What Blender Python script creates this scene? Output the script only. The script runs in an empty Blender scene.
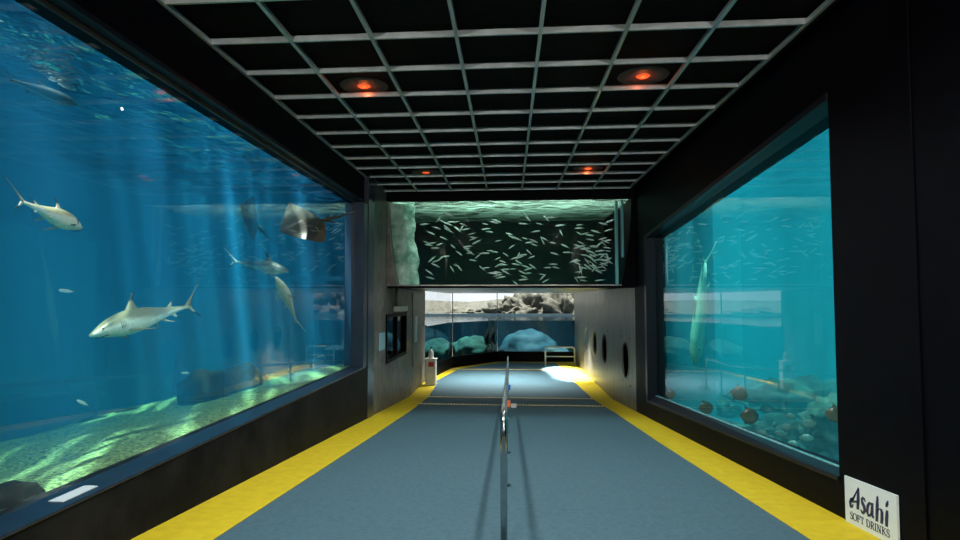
import bpy, bmesh, math, random
from mathutils import Vector, Matrix, noise

random.seed(7)
sc = bpy.context.scene
COL = sc.collection
R = math.radians

# ------------------------------------------------------------------ camera
# eye at the world origin; the walkway floor is 1.5 m below it
F, CX, CY = 600.0, 462.0, 270.0
YAW = math.atan(47 / 600)
PIT = math.atan(30 / 600 * math.cos(YAW))
fw = Vector((-math.sin(YAW) * math.cos(PIT), math.cos(YAW) * math.cos(PIT), math.sin(PIT)))
rt = Vector((math.cos(YAW), math.sin(YAW), 0))
up = rt.cross(fw)
cam_d = bpy.data.cameras.new('camera')
cam = bpy.data.objects.new('camera', cam_d)
COL.objects.link(cam)
cam.matrix_world = Matrix((rt, up, -fw)).transposed().to_4x4()
cam_d.sensor_width = 36
cam_d.lens = F / 960 * 36
cam_d.shift_x = (480 - CX) / 960
cam_d.clip_start = 0.05
cam_d.clip_end = 400
sc.camera = cam


def ray(px, py):
    d = fw + rt * ((px - CX) / F) + up * ((CY - py) / F)
    return d / d.y


def PX(px, py, x):
    d = ray(px, py)
    return d * (x / d.x)


def PD(px, py, dist):
    return ray(px, py).normalized() * dist


def PY(px, py, y):
    return ray(px, py) * y


# ------------------------------------------------------------------ helpers
class MB:
    def __init__(self):
        self.v, self.f, self.m, self.c = [], [], [], []

    def add(self, vs, fs, mi=0, cols=None):
        o = len(self.v)
        self.v += [Vector(p) for p in vs]
        self.c += list(cols) if cols else [(1, 1, 1)] * len(vs)
        for f in fs:
            self.f.append([i + o for i in f])
            self.m.append(mi)

    def box(self, a, b, mi=0):
        x0, y0, z0 = a
        x1, y1, z1 = b
        vs = [(x0, y0, z0), (x1, y0, z0), (x1, y1, z0), (x0, y1, z0),
              (x0, y0, z1), (x1, y0, z1), (x1, y1, z1), (x0, y1, z1)]
        self.hexa(vs, mi)

    def hexa(self, vs, mi=0):
        self.add(vs, [(0, 3, 2, 1), (4, 5, 6, 7), (0, 1, 5, 4), (1, 2, 6, 5), (2, 3, 7, 6), (3, 0, 4, 7)], mi)

    def obox(self, c, size, rotz=0, mi=0, rx=0):
        M = Matrix.Translation(c) @ Matrix.Rotation(rotz, 4, 'Z') @ Matrix.Rotation(rx, 4, 'X')
        sx, sy, sz = [s / 2 for s in size]
        vs = [M @ Vector(p) for p in ((-sx, -sy, -sz), (sx, -sy, -sz), (sx, sy, -sz), (-sx, sy, -sz),
                                      (-sx, -sy, sz), (sx, -sy, sz), (sx, sy, sz), (-sx, sy, sz))]
        self.hexa(vs, mi)

    def prism(self, poly, z0, z1, mi=0):
        """vertical prism on a ccw xy polygon; z0/z1 numbers or callables of (x, y)"""
        n = len(poly)
        g = lambda z, p: z(p[0], p[1]) if callable(z) else z
        vs = [(p[0], p[1], g(z0, p)) for p in poly] + [(p[0], p[1], g(z1, p)) for p in poly]
        fs = [list(range(n))[::-1], [n + i for i in range(n)]]
        fs += [(i, (i + 1) % n, n + (i + 1) % n, n + i) for i in range(n)]
        self.add(vs, fs, mi)

    def tube(self, pts, r, n=10, mi=0, caps=True):
        pts = [Vector(p) for p in pts]
        rings = []
        prev = None
        for i, p in enumerate(pts):
            t = (pts[min(i + 1, len(pts) - 1)] - pts[max(i - 1, 0)]).normalized()
            if prev is None:
                a = Vector((0, 0, 1)) if abs(t.z) < .9 else Vector((1, 0, 0))
                a = (a - t * a.dot(t)).normalized()
            else:
                a = (prev - t * prev.dot(t)).normalized()
            prev = a
            b = t.cross(a)
            rr = r[i] if isinstance(r, (list, tuple)) else r
            rings.append([p + (a * math.cos(q) + b * math.sin(q)) * rr for q in [2 * math.pi * k / n for k in range(n)]])
        self.loft(rings, mi, caps)

    def loft(self, rings, mi=0, caps=True, cols=None):
        n = len(rings[0])
        vs = [p for rg in rings for p in rg]
        fs = []
        for i in range(len(rings) - 1):
            for k in range(n):
                fs.append((i * n + k, i * n + (k + 1) % n, (i + 1) * n + (k + 1) % n, (i + 1) * n + k))
        if caps:
            fs.append(list(range(n))[::-1])
            fs.append([(len(rings) - 1) * n + k for k in range(n)])
        self.add(vs, fs, mi, cols)

    def grid(self, fn, nu, nv, mi=0):
        vs = [fn(i / nu, j / nv) for i in range(nu + 1) for j in range(nv + 1)]
        fs = [(i * (nv + 1) + j, (i + 1) * (nv + 1) + j, (i + 1) * (nv + 1) + j + 1, i * (nv + 1) + j + 1)
              for i in range(nu) for j in range(nv)]
        self.add(vs, fs, mi)

    def build(self, name, mats, parent=None, smooth=False, bevel=0, subsurf=0, origin=None, fix=True, pigment=False):
        me = bpy.data.meshes.new(name)
        o = Vector(origin) if origin is not None else Vector((0, 0, 0))
        me.from_pydata([v - o for v in self.v], [], self.f)
        if not isinstance(mats, (list, tuple)):
            mats = [mats]
        for m in mats:
            me.materials.append(m)
        for p, mi in zip(me.polygons, self.m):
            p.material_index = mi
            p.use_smooth = smooth
        if pigment:
            at = me.color_attributes.new('pigment', 'FLOAT_COLOR', 'POINT')
            for i, c in enumerate(self.c):
                at.data[i].color = (c[0], c[1], c[2], 1)
        if fix:
            bm = bmesh.new()
            bm.from_mesh(me)
            bmesh.ops.recalc_face_normals(bm, faces=bm.faces)
            bm.to_mesh(me)
            bm.free()
        ob = bpy.data.objects.new(name, me)
        ob.location = o
        COL.objects.link(ob)
        if parent is not None:
            ob.parent = parent
            ob.location = o - parent.matrix_world.translation if parent.type == 'EMPTY' else o - parent.location
        if bevel:
            b = ob.modifiers.new('bevel', 'BEVEL')
            b.width = bevel
            b.segments = 2
            b.limit_method = 'ANGLE'
        if subsurf:
            s = ob.modifiers.new('subsurf', 'SUBSURF')
            s.levels = s.render_levels = subsurf
        return ob


def empty(name, loc, rz=0):
    o = bpy.data.objects.new(name, None)
    o.location = loc
    o.rotation_euler = (0, 0, rz)
    o.empty_display_size = .1
    COL.objects.link(o)
    bpy.context.view_layer.update()
    return o


def tag(o, label, cat, group=None):
    o['label'] = label
    o['category'] = cat
    o['kind'] = 'thing'
    if group:
        o['group'] = group
    return o


def struct(o, label=None, cat='structure'):
    o['kind'] = 'structure'
    if label:
        o['label'] = label
        o['category'] = cat
    return o


def stuff(o, label, cat):
    o['kind'] = 'stuff'
    o['label'] = label
    o['category'] = cat
    return o


# ------------------------------------------------------------------ materials
def new_mat(name):
    m = bpy.data.materials.new(name)
    m.use_nodes = True
    nt = m.node_tree
    for n in list(nt.nodes):
        nt.nodes.remove(n)
    out = nt.nodes.new('ShaderNodeOutputMaterial')
    return m, nt, out


def coords(nt, scale=(1, 1, 1)):
    tc = nt.nodes.new('ShaderNodeTexCoord')
    mp = nt.nodes.new('ShaderNodeMapping')
    mp.inputs['Scale'].default_value = scale
    nt.links.new(tc.outputs['Object'], mp.inputs['Vector'])
    return mp.outputs['Vector']


def noise_tex(nt, vec, scale, detail=4, rough=.6):
    n = nt.nodes.new('ShaderNodeTexNoise')
    n.inputs['Scale'].default_value = scale
    n.inputs['Detail'].default_value = detail
    n.inputs['Roughness'].default_value = rough
    nt.links.new(vec, n.inputs['Vector'])
    return n.outputs['Fac']


def ramp(nt, fac, stops):
    r = nt.nodes.new('ShaderNodeValToRGB')
    e = r.color_ramp.elements
    while len(e) < len(stops):
        e.new(.5)
    for el, (p, c) in zip(e, stops):
        el.position = p
        el.color = (c[0], c[1], c[2], 1)
    nt.links.new(fac, r.inputs['Fac'])
    return r.outputs['Color']


def pbr(name, c0, c1=None, scale=4, stretch=(1, 1, 1), rough=.6, metal=0, bump=0, bscale=None, lo=.3, hi=.7, spec=.5,
        detail=5, emit=None, estr=0):
    m, nt, out = new_mat(name)
    b = nt.nodes.new('ShaderNodeBsdfPrincipled')
    nt.links.new(b.outputs[0], out.inputs['Surface'])
    b.inputs['Roughness'].default_value = rough
    b.inputs['Metallic'].default_value = metal
    b.inputs['Specular IOR Level'].default_value = spec
    vec = coords(nt, stretch)
    if c1 is None:
        c1 = [min(1, k * 1.25) for k in c0]
    f = noise_tex(nt, vec, scale, detail)
    nt.links.new(ramp(nt, f, [(lo, c0), (hi, c1)]), b.inputs['Base Color'])
    if bump:
        bp = nt.nodes.new('ShaderNodeBump')
        bp.inputs['Strength'].default_value = bump
        bp.inputs['Distance'].default_value = .02
        nt.links.new(noise_tex(nt, vec, bscale or scale * 3, 4), bp.inputs['Height'])
        nt.links.new(bp.outputs[0], b.inputs['Normal'])
    if emit:
        b.inputs['Emission Color'].default_value = (*emit, 1)
        b.inputs['Emission Strength'].default_value = estr
    return m


def glass_mat(name, ior=1.5, tint=(1, 1, 1), rough=0.0):
    m, nt, out = new_mat(name)
    tr = nt.nodes.new('ShaderNodeBsdfTransparent')
    tr.inputs['Color'].default_value = (*tint, 1)
    gl = nt.nodes.new('ShaderNodeBsdfGlossy')
    gl.inputs['Roughness'].default_value = rough
    fr = nt.nodes.new('ShaderNodeFresnel')
    fr.inputs['IOR'].default_value = ior
    ge = nt.nodes.new('ShaderNodeNewGeometry')
    inv = nt.nodes.new('ShaderNodeMath')
    inv.operation = 'SUBTRACT'
    inv.inputs[0].default_value = 1
    nt.links.new(ge.outputs['Backfacing'], inv.inputs[1])
    mu = nt.nodes.new('ShaderNodeMath')
    mu.operation = 'MULTIPLY'
    nt.links.new(fr.outputs[0], mu.inputs[0])
    nt.links.new(inv.outputs[0], mu.inputs[1])
    mx = nt.nodes.new('ShaderNodeMixShader')
    nt.links.new(mu.outputs[0], mx.inputs['Fac'])
    nt.links.new(tr.outputs[0], mx.inputs[1])
    nt.links.new(gl.outputs[0], mx.inputs[2])
    nt.links.new(mx.outputs[0], out.inputs['Surface'])
    return m


def water_volume(name, scol, sden, acol, aden, aniso=0.0):
    m, nt, out = new_mat(name)
    s = nt.nodes.new('ShaderNodeVolumeScatter')
    s.inputs['Color'].default_value = (*scol, 1)
    s.inputs['Density'].default_value = sden
    s.inputs['Anisotropy'].default_value = aniso
    a = nt.nodes.new('ShaderNodeVolumeAbsorption')
    a.inputs['Color'].default_value = (*acol, 1)
    a.inputs['Density'].default_value = aden
    if sden > 0:
        ad = nt.nodes.new('ShaderNodeAddShader')
        nt.links.new(s.outputs[0], ad.inputs[0])
        nt.links.new(a.outputs[0], ad.inputs[1])
        nt.links.new(ad.outputs[0], out.inputs['Volume'])
    else:
        nt.links.new(a.outputs[0], out.inputs['Volume'])
    return m


def surface_mat(name, scale, lo, hi, refl=(.9, .95, 1), stretch=(1, 1, 1), base=.15, top=.95, bump=.25, wave=3.0, sheen=None, shafts=None):
    """rippled water surface: Fresnel mirror at low angles, clear overhead, with a noise mask added to cut light into shafts"""
    m, nt, out = new_mat(name)
    vec = coords(nt, stretch)
    pv = vec
    if shafts:  # mask stretched along the view so light shafts show edge-on
        tc = nt.nodes.new('ShaderNodeTexCoord')
        mp = nt.nodes.new('ShaderNodeMapping')
        mp.vector_type = 'TEXTURE'
        mp.inputs['Rotation'].default_value = (0, 0, shafts[0])
        mp.inputs['Scale'].default_value = (shafts[1], shafts[2], 1)
        nt.links.new(tc.outputs['Object'], mp.inputs['Vector'])
        pv = mp.outputs['Vector']
    f = noise_tex(nt, pv, scale, 2, .55)
    mr = nt.nodes.new('ShaderNodeMapRange')
    mr.inputs['From Min'].default_value = lo
    mr.inputs['From Max'].default_value = hi
    mr.inputs['To Min'].default_value = 1 - base
    mr.inputs['To Max'].default_value = 1 - top
    nt.links.new(f, mr.inputs['Value'])
    f2 = noise_tex(nt, vec, wave, 3, .55)
    bp = nt.nodes.new('ShaderNodeBump')
    bp.inputs['Strength'].default_value = bump
    bp.inputs['Distance'].default_value = .1
    nt.links.new(f2, bp.inputs['Height'])
    fr = nt.nodes.new('ShaderNodeFresnel')
    fr.inputs['IOR'].default_value = 1.33
    nt.links.new(bp.outputs[0], fr.inputs['Normal'])
    mxx = nt.nodes.new('ShaderNodeMath')
    mxx.operation = 'MAXIMUM'
    nt.links.new(mr.outputs[0], mxx.inputs[0])
    nt.links.new(fr.outputs[0], mxx.inputs[1])
    tr = nt.nodes.new('ShaderNodeBsdfTransparent')
    gl = nt.nodes.new('ShaderNodeBsdfGlossy')
    gl.inputs['Roughness'].default_value = .06
    gl.inputs['Color'].default_value = (*refl, 1)
    nt.links.new(bp.outputs[0], gl.inputs['Normal'])
    mx = nt.nodes.new('ShaderNodeMixShader')
    nt.links.new(mxx.outputs[0], mx.inputs['Fac'])
    nt.links.new(tr.outputs[0], mx.inputs[1])
    nt.links.new(gl.outputs[0], mx.inputs[2])
    last = mx.outputs[0]
    if sheen:  # pale streaks painted in for the surface's reflection of bright foam
        tl = nt.nodes.new('ShaderNodeBsdfTranslucent')
        tl.inputs['Color'].default_value = (*sheen, 1)
        m2 = nt.nodes.new('ShaderNodeMixShader')
        f3 = noise_tex(nt, coords(nt, (.5, 2.5, 1)), 3.5, 5, .65)
        nt.links.new(ramp(nt, f3, [(.42, (.03, .03, .03)), (.70, (.45, .45, .45))]), m2.inputs['Fac'])
        nt.links.new(last, m2.inputs[1])
        nt.links.new(tl.outputs[0], m2.inputs[2])
        last = m2.outputs[0]
    nt.links.new(last, out.inputs['Surface'])
    return m


def pigment_mat(name, rough=.4, spec=.5, nscale=30, namt=.25):
    m, nt, out = new_mat(name)
    b = nt.nodes.new('ShaderNodeBsdfPrincipled')
    nt.links.new(b.outputs[0], out.inputs['Surface'])
    b.inputs['Roughness'].default_value = rough
    b.inputs['Specular IOR Level'].default_value = spec
    at = nt.nodes.new('ShaderNodeAttribute')
    at.attribute_name = 'pigment'
    f = noise_tex(nt, coords(nt), nscale, 3)
    mx = nt.nodes.new('ShaderNodeMix')
    mx.data_type = 'RGBA'
    mx.blend_type = 'MULTIPLY'
    mx.inputs['Factor'].default_value = namt
    nt.links.new(at.outputs['Color'], mx.inputs['A'])
    nt.links.new(ramp(nt, f, [(.35, (.3, .3, .3)), (.65, (1, 1, 1))]), mx.inputs['B'])
    nt.links.new(mx.outputs['Result'], b.inputs['Base Color'])
    return m


def lamp_mat(name, col, strength, base=(.8, .8, .8)):
    return pbr(name, base, base, rough=.4, emit=col, estr=strength)


M = {}
M['carpet'] = pbr('carpet', (.046, .108, .148), (.066, .150, .192), scale=22, rough=.85, bump=.35, bscale=220, spec=.35)
M['yellow'] = pbr('yellow_carpet', (.56, .43, .010), (.68, .54, .016), scale=9, rough=.8, bump=.3, bscale=220, spec=.3)
M['black'] = pbr('black_paint', (.0006, .0008, .0022), (.0012, .0016, .0038), scale=5, rough=.55, bump=.12, bscale=60, spec=.06)
M['navy'] = pbr('navy_frame_paint', (.008, .014, .030), (.014, .022, .045), scale=5, rough=.3, spec=.6)
M['frame_dark'] = pbr('dark_frame_paint', (.002, .004, .010), (.004, .007, .015), scale=5, rough=.4, spec=.25)
M['chipped'] = pbr('worn_black_panel', (.005, .006, .008), (.022, .022, .023), scale=2.2, spec=.04, rough=.55, bump=.2, bscale=30, lo=.35, hi=.85)
M['matte_black'] = pbr('matte_black', (.003, .003, .003), (.006, .006, .006), scale=10, rough=.9, bump=.4, bscale=25, spec=.1)
M['steel_wall'] = pbr('grey_steel_wall', (.085, .080, .070), (.20, .19, .165), scale=3, stretch=(1, 3, .5), rough=.42, metal=.35, bump=.12, bscale=12)
M['stained_wall'] = pbr('stained_grey_wall', (.075, .070, .062), (.20, .19, .17), scale=5, stretch=(1, 1, .7), rough=.5, metal=.2, bump=.15, bscale=14)
M['grid'] = pbr('grid_metal', (.42, .46, .46), (.60, .64, .64), scale=6, stretch=(1, .2, 1), rough=.38, metal=.5, bump=.05)
M['steel'] = pbr('polished_steel', (.45, .45, .45), (.62, .62, .62), scale=8, rough=.18, metal=1)
M['white'] = pbr('white_enamel', (.72, .74, .72), (.82, .84, .82), scale=6, rough=.45)
M['red'] = pbr('red_label', (.55, .03, .02), (.65, .05, .03), rough=.5)
M['orange'] = pbr('orange_plastic', (.75, .13, .02), (.85, .18, .03), rough=.5)
M['blue'] = pbr('blue_plastic', (.02, .15, .45), (.03, .2, .55), rough=.5)
M['paleblue'] = pbr('pale_blue_sign', (.22, .45, .55), (.30, .55, .65), rough=.5)
M['sign'] = pbr('sign_board', (.62, .72, .76), (.68, .78, .82), rough=.5)
M['ink'] = pbr('navy_ink', (.008, .012, .07), (.012, .016, .09), rough=.5)
M['soffit'] = pbr('soffit_metal', (.20, .19, .17), (.62, .58, .50), scale=2.5, stretch=(1, .5, 1), rough=.3, metal=.7, bump=.3, bscale=3)
M['pane'] = glass_mat('clear_acrylic', 1.62)
M['pane_far'] = glass_mat('clear_glass', 1.5)
M['bronze'] = pbr('bronze_trim', (.05, .045, .035), (.10, .085, .065), rough=.4, metal=.5)
M['edge'] = pbr('acrylic_edge', (.10, .45, .50), (.30, .70, .72), scale=3, stretch=(4, 4, .3), rough=.15, spec=.8)
M['strip_metal'] = pbr('strip_base', (.05, .05, .045), (.08, .08, .07), rough=.5, metal=.4)
M['strip_tooth'] = pbr('strip_tooth', (.72, .60, .22), (.82, .72, .32), rough=.5)
M['tank_blue'] = pbr('tank_blue_paint', (.003, .05, .14), (.004, .07, .18), scale=.8, rough=.7)
M['tank_teal'] = pbr('tank_teal_paint', (.002, .22, .29), (.004, .29, .37), scale=.8, rough=.7)
M['tank_dark'] = pbr('tank_dark_wall', (.010, .016, .020), (.020, .028, .030), scale=2, rough=.7)
M['pool_dark'] = pbr('pool_dark_wall', (.012, .035, .050), (.020, .055, .070), scale=1.2, rough=.7)
M['sand'] = pbr('coral_sand', (.025, .07, .025), (.30, .42, .16), scale=26, rough=.9, bump=1.0, bscale=34, detail=8, lo=.4, hi=.62)
M['rock_dark'] = pbr('dark_rock', (.006, .007, .005), (.026, .025, .017), scale=4, spec=.1, rough=.9, bump=.8, bscale=9)
M['rock_green'] = pbr('weedy_rock', (.006, .035, .030), (.025, .11, .075), scale=3, rough=.9, bump=.8, bscale=9)
M['rock_pale'] = pbr('pale_cliff_rock', (.004, .005, .003), (.085, .088, .066), scale=3.4, rough=.9, bump=.9, bscale=4)
M['reflection_cyan'] = pbr('cyan_reflection', (.0, .040, .058), (.0, .058, .080), scale=2, rough=.8, bump=.3)
M['foam'] = pbr('bubble_foam', (.18, .46, .34), (.78, 1, .86), scale=3.0, rough=.8, bump=.8, bscale=7, lo=.36, hi=.66, detail=12, spec=.1)
M['red_lamp'] = pbr('red_lamp_glow', (.3, .05, .02), (.35, .06, .02), rough=.6, emit=(1, .13, .03), estr=.8)
M['halo_disc'] = pbr('red_lamp_halo', (.05, .022, .018), (.10, .045, .035), scale=40, rough=.6, bump=.4)
M['animal'] = pigment_mat('animal_skin', .38, .5, 25, .3)
M['silver'] = pigment_mat('fish_scales', .25, .8, 40, .3)
M['eye'] = pbr('fish_eye', (.004, .004, .004), (.006, .006, .006), rough=.15)
M['lamp_white'] = pbr('lamp_glass', (.55, .6, .55), (.65, .7, .62), rough=.3)
M['vol_left'] = water_volume('blue_sea_water', (.04, .46, 1.0), .10, (.02, .82, .935), .20, .15)
M['vol_right'] = water_volume('teal_sea_water', (.04, .78, 1.0), .085, (.02, .85, .93), .19, .1)
M['vol_bridge'] = water_volume('green_clear_water', (1, 1, 1), 0, (.45, .92, .80), .22)
M['vol_pool'] = water_volume('dark_pool_water', (1, 1, 1), 0, (.30, .75, .85), .28)
M['surf_left'] = surface_mat('rippled_surface', 1.5, .52, .70, refl=(.8, .95, 1), base=.06, top=1.0, bump=.85, wave=3.6, shafts=(math.atan2(1, -.46), 5.0, .55))
M['surf_right'] = surface_mat('rippled_teal_surface', 2.2, .44, .64, base=.14, top=.6, bump=.4)
M['surf_bridge'] = surface_mat('bridge_surface', 3.0, .45, .65, refl=(.75, .95, .85), base=.05, top=.6, bump=.5, sheen=(.20, .34, .26))
M['surf_pool'] = surface_mat('pool_surface', 1.0, .4, .6, base=.45, top=.75, bump=.12)

# ------------------------------------------------------------------ key dimensions
S = .0761                      # fall of the ramp
YR, ZF = 17.5, -1.5 - .0761 * 17.5


def fz(y):
    return -1.5 - S * y if y < YR else ZF


XL, XR = -2.92, 2.93           # corridor wall faces
GL, GR = -3.10, 3.10           # glass planes
HC = 2.55
Y0 = -3.0
YB = 14.2                      # front of the tank that bridges the walkway
YBB = 18.2
TOP = 2.95

# ------------------------------------------------------------------ floor
m = MB()
ys = [Y0, 2, 6, 10, 14, YR, 22, 29]
for a, b in zip(ys[:-1], ys[1:]):
    vs = [(-3.3, a, fz(a)), (3.3, a, fz(a)), (3.3, b, fz(b)), (-3.3, b, fz(b))]
    vs = [(x, y, z - .3) for x, y, z in vs] + vs
    m.hexa(vs)
struct(m.build('floor', M['carpet'], fix=True))


def strip(pl, pr, th=.006, name='trim_1', mat=None):
    m = MB()
    for (a, b), (c, d) in zip(zip(pl[:-1], pr[:-1]), zip(pl[1:], pr[1:])):
        lo = [(p[0], p[1], fz(p[1]) + .001) for p in (a, b, d, c)]
        hi = [(p[0], p[1], fz(p[1]) + th) for p in (a, b, d, c)]
        m.hexa(lo + hi)
    return struct(m.build(name, mat))


strip([(XL, y) for y in (Y0, 4, 10, 14, YR, 20.6)], [(x, y) for x, y in ((-2.28, Y0), (-2.28, 4), (-2.26, 10), (-2.27, 14), (-2.36, YR), (-2.45, 20.6))],
      name='trim_1', mat=M['yellow'])
strip([(2.35, Y0), (2.35, 10), (2.40, 14), (2.38, YR), (2.2, 22), (2.10, 27.35)], [(XR, Y0), (XR, 10), (XR, 14), (XR, YR), (XR, 22), (XR, 27.35)],
      name='trim_2', mat=M['yellow'])

FB = [(-2.92, 20.8), (-2.36, 25.0), (-.55, 27.8), (3.4, 27.8)]      # foot of the far window


def offset(poly, d):
    out = []
    for i, p in enumerate(poly):
        a = Vector(poly[max(i - 1, 0)])
        b = Vector(poly[min(i + 1, len(poly) - 1)])
        t = (b - a).normalized()
        out.append((p[0] + t.y * d, p[1] - t.x * d))
    return out


strip(FB, offset(FB, .33), name='trim_3', mat=M['yellow'])


# ribbed anti-slip strips across the walkway
def ribbed(y, label):
    r = empty('ribbed_floor_strip', (0, y, fz(y) + .004))
    x0, x1 = -2.34, 2.36
    m = MB()
    m.hexa([(x0, y - .10, fz(y - .10) + .004), (x1, y - .10, fz(y - .10) + .004), (x1, y + .10, fz(y + .10) + .004), (x0, y + .10, fz(y + .10) + .004),
            (x0, y - .10, fz(y - .10) + .016), (x1, y - .10, fz(y - .10) + .016), (x1, y + .10, fz(y + .10) + .016), (x0, y + .10, fz(y + .10) + .016)])
    m.build('base_plate', M['strip_metal'], r)
    m = MB()
    n = 62 * 4
    hts = (.012, .034, .034, .012)
    wds = (.035, .092, .092, .035)
    rows = []
    for i in range(n + 1):
        x = x0 + i * (x1 - x0) / n
        h, wd = hts[i % 4], wds[i % 4]
        rows.append([Vector((x, y + d, fz(y + d) + q)) for d, q in ((-wd, .010), (-wd * .8, h), (wd * .8, h), (wd, .010))])
    m.loft(rows)
    m.build('ridges', M['strip_tooth'], r)
    tag(r, label, 'floor strip')


ribbed(15.35, 'nearest yellow toothed anti-slip strip across the walkway carpet')
ribbed(17.45, 'second yellow toothed anti-slip strip, at the foot of the ramp')
ribbed(24.5, 'farthest faint toothed anti-slip strip, just before the end window')

# ------------------------------------------------------------------ ceiling and its hanging grid
m = MB()
m.box((-3.4, Y0 - .2, HC + .10), (3.4, YB + .0, TOP))
struct(m.build('ceiling', M['matte_black']))
gx = [-2.97, -2.14, -1.33, -.50, .31, 1.12, 1.93, 2.76]
m = MB()
for x in gx:
    m.box((x - .018, Y0, HC - .002), (x + .018, YB - .25, HC + .045))
for k in range(0, 21):
    y = 13.9 - .822 * k
    if y > Y0:
        m.box((gx[0], y - .015, HC + .002), (gx[-1], y + .015, HC + .062))
struct(m.build('trim_4', M['grid'], bevel=.003))


RED = []


def red_lamp(px, py, label):
    p = ray(px, py)
    p = p * ((HC + .085) / p.z)
    r = empty('ceiling_lamp', p)
    m = MB()
    n = 20
    prof = [(.30, .012), (.29, .004), (.10, .004), (.08, .012)]
    rings = [[(p.x + q * math.cos(a), p.y + q * math.sin(a), p.z + dz) for a in [2 * math.pi * k / n for k in range(n)]] for q, dz in prof]
    m.loft(rings, caps=False)
    m.build('halo', M['halo_disc'], r, smooth=True)  # added red-brown disc that shows the lamp's glow as a halo
    m = MB()
    rings = [[(p.x + q * math.cos(a), p.y + q * math.sin(a), p.z + dz) for a in [2 * math.pi * k / n for k in range(n)]] for q, dz in ((.085, .012), (.06, -.004), (.03, -.010), (.005, -.012))]
    m.loft(rings)
    m.build('bulb', M['red_lamp'], r, smooth=True)
    tag(r, label, 'lamp', 'red lamps in the ceiling')
    RED.append((p.x, p.y, p.z - .05))


red_lamp(364, 87, 'dim red ceiling lamp above the grid, nearer one on the shark tank side')
red_lamp(643, 77, 'dim red ceiling lamp above the grid, nearer one on the teal tank side')
red_lamp(426, 173, 'small dim red ceiling lamp, farther one on the shark tank side')
red_lamp(588, 169, 'small dim red ceiling lamp, farther one on the teal tank side')

# ------------------------------------------------------------------ left wall with the shark tank window
LT, LB = 1.975, -1.345
LY0, LY1 = 1.0, 11.83
m = MB()
m.box((-3.30, Y0, LT + .03), (-2.99, 12.75, TOP))                               # head band
m.box((-3.30, Y0, -2.9), (XL, LY0, LT))
struct(m.build('wall_left', M['black']))
m = MB()
m.hexa([(-3.3, LY0, -3.2), (XL + .02, LY0, -3.2), (XL + .02, 12.7, -3.2), (-3.3, 12.7, -3.2),
        (-3.3, LY0, LB - .02), (XL + .02, LY0, LB - .02), (XL + .02, 12.7, LB - .02), (-3.3, 12.7, LB - .02)])
struct(m.build('wall_left_base', M['chipped'], bevel=.01))
m = MB()
m.box((-3.16, LY0, LB - .02), (XL + .035, 12.0, LB + .004))            # sill
m.box((-3.16, LY1, LB), (XL + .015, 12.14, LT))                        # far jamb
w1 = struct(m.build('window_1', M['navy'], bevel=.006))
m = MB()
m.box((-3.16, LY0, LT + .025), (-2.97, 12.0, LT + .07))
struct(m.build('trim_9', M['frame_dark'], bevel=.006))
m = MB()
m.box((GL, LY0, LT - .012), (GL + .022, LY1, LT + .024))
struct(m.build('trim_10', M['bronze']))
m = MB()
m.box((GL - .03, LY0, LB), (GL, LY1, LT + .03))
pane = m.build('pane', M['pane'], w1)
m = MB()
m.box((-3.20, 12.18, -2.9), (XL + .03, 12.74, TOP))
struct(m.build('trim_5', M['navy'], bevel=.01))
# grey wall past the tank
WY0, WY1, WZ0, WZ1 = 14.1, 16.9, -1.52, -.34
m = MB()
m.box((-3.35, 12.76, -3.3), (XL, WY0, TOP))
m.box((-3.35, WY0, -3.3), (XL, WY1, WZ0))
m.box((-3.35, WY0, WZ1), (XL, WY1, .9))
m.box((-3.35, WY1, -3.3), (XL, 20.8, .9))
struct(m.build('wall_left_far', M['stained_wall']))

# small window in the grey wall
m = MB()
t = .09
m.box((XL - .12, WY0, WZ0), (XL + .03, WY1, WZ0 + t))
m.box((XL - .12, WY0, WZ1 - t), (XL + .03, WY1, WZ1))
m.box((XL - .12, WY0, WZ0 + t), (XL + .03, WY0 + t, WZ1 - t))
m.box((XL - .12, WY1 - t, WZ0 + t), (XL + .03, WY1, WZ1 - t))
m.box((XL - .10, 15.55, WZ0 + t), (XL + .0, 15.65, WZ1 - t))
w2 = struct(m.build('window_2', M['black'], bevel=.005))
m = MB()
m.box((XL - .08, WY0 + t, WZ0 + t), (XL - .06, WY1 - t, WZ1 - t))
m.build('pane', M['pane'], w2)
m = MB()
m.box((-4.6, WY0 - .1, WZ0 - .1), (-4.5, WY1 + 1.2, WZ1 + .1))
m.box((-4.6, WY1 + 1.1, WZ0 - .1), (-3.36, WY1 + 1.2, WZ1 + .1))
m.box((-4.6, WY0 - .1, WZ0 - .2), (-3.36, WY1 + 1.2, WZ0 - .1))
m.box((-4.6, WY0 - .2, WZ0 - .1), (-3.36, WY0 - .1, WZ1 + .1))
m.box((-4.6, WY0 - .1, WZ1 + .1), (-3.36, WY1 + 1.2, WZ1 + .2))
struct(m.build('wall_small_tank', M['tank_blue']))
# access hatch
m = MB()
m.box((XL, 18.0, -2.0), (XL + .025, 20.2, .22))
d1 = struct(m.build('door_1', M['steel_wall'], bevel=.008))
m = MB()
m.box((XL + .02, 20.05, -.9), (XL + .06, 20.12, -.7))
m.build('door_handle', M['steel'], d1, bevel=.004)

m = MB()
m.box((XL + .026, 18.25, -1.30), (XL + .040, 18.75, -.50))
tag(m.build('notice_board', M['white'], bevel=.004, origin=(XL + .03, 18.5, -1.30)), 'tall narrow white notice on the grey access hatch', 'notice')
m = MB()
m.box((XL + .001, 13.35, -1.15), (XL + .02, 13.95, -.75))
tag(m.build('information_plaque', M['paleblue'], bevel=.004, origin=(XL + .01, 13.65, -1.15)), 'pale blue information plaque on the grey wall beside the small window', 'plaque')

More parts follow.
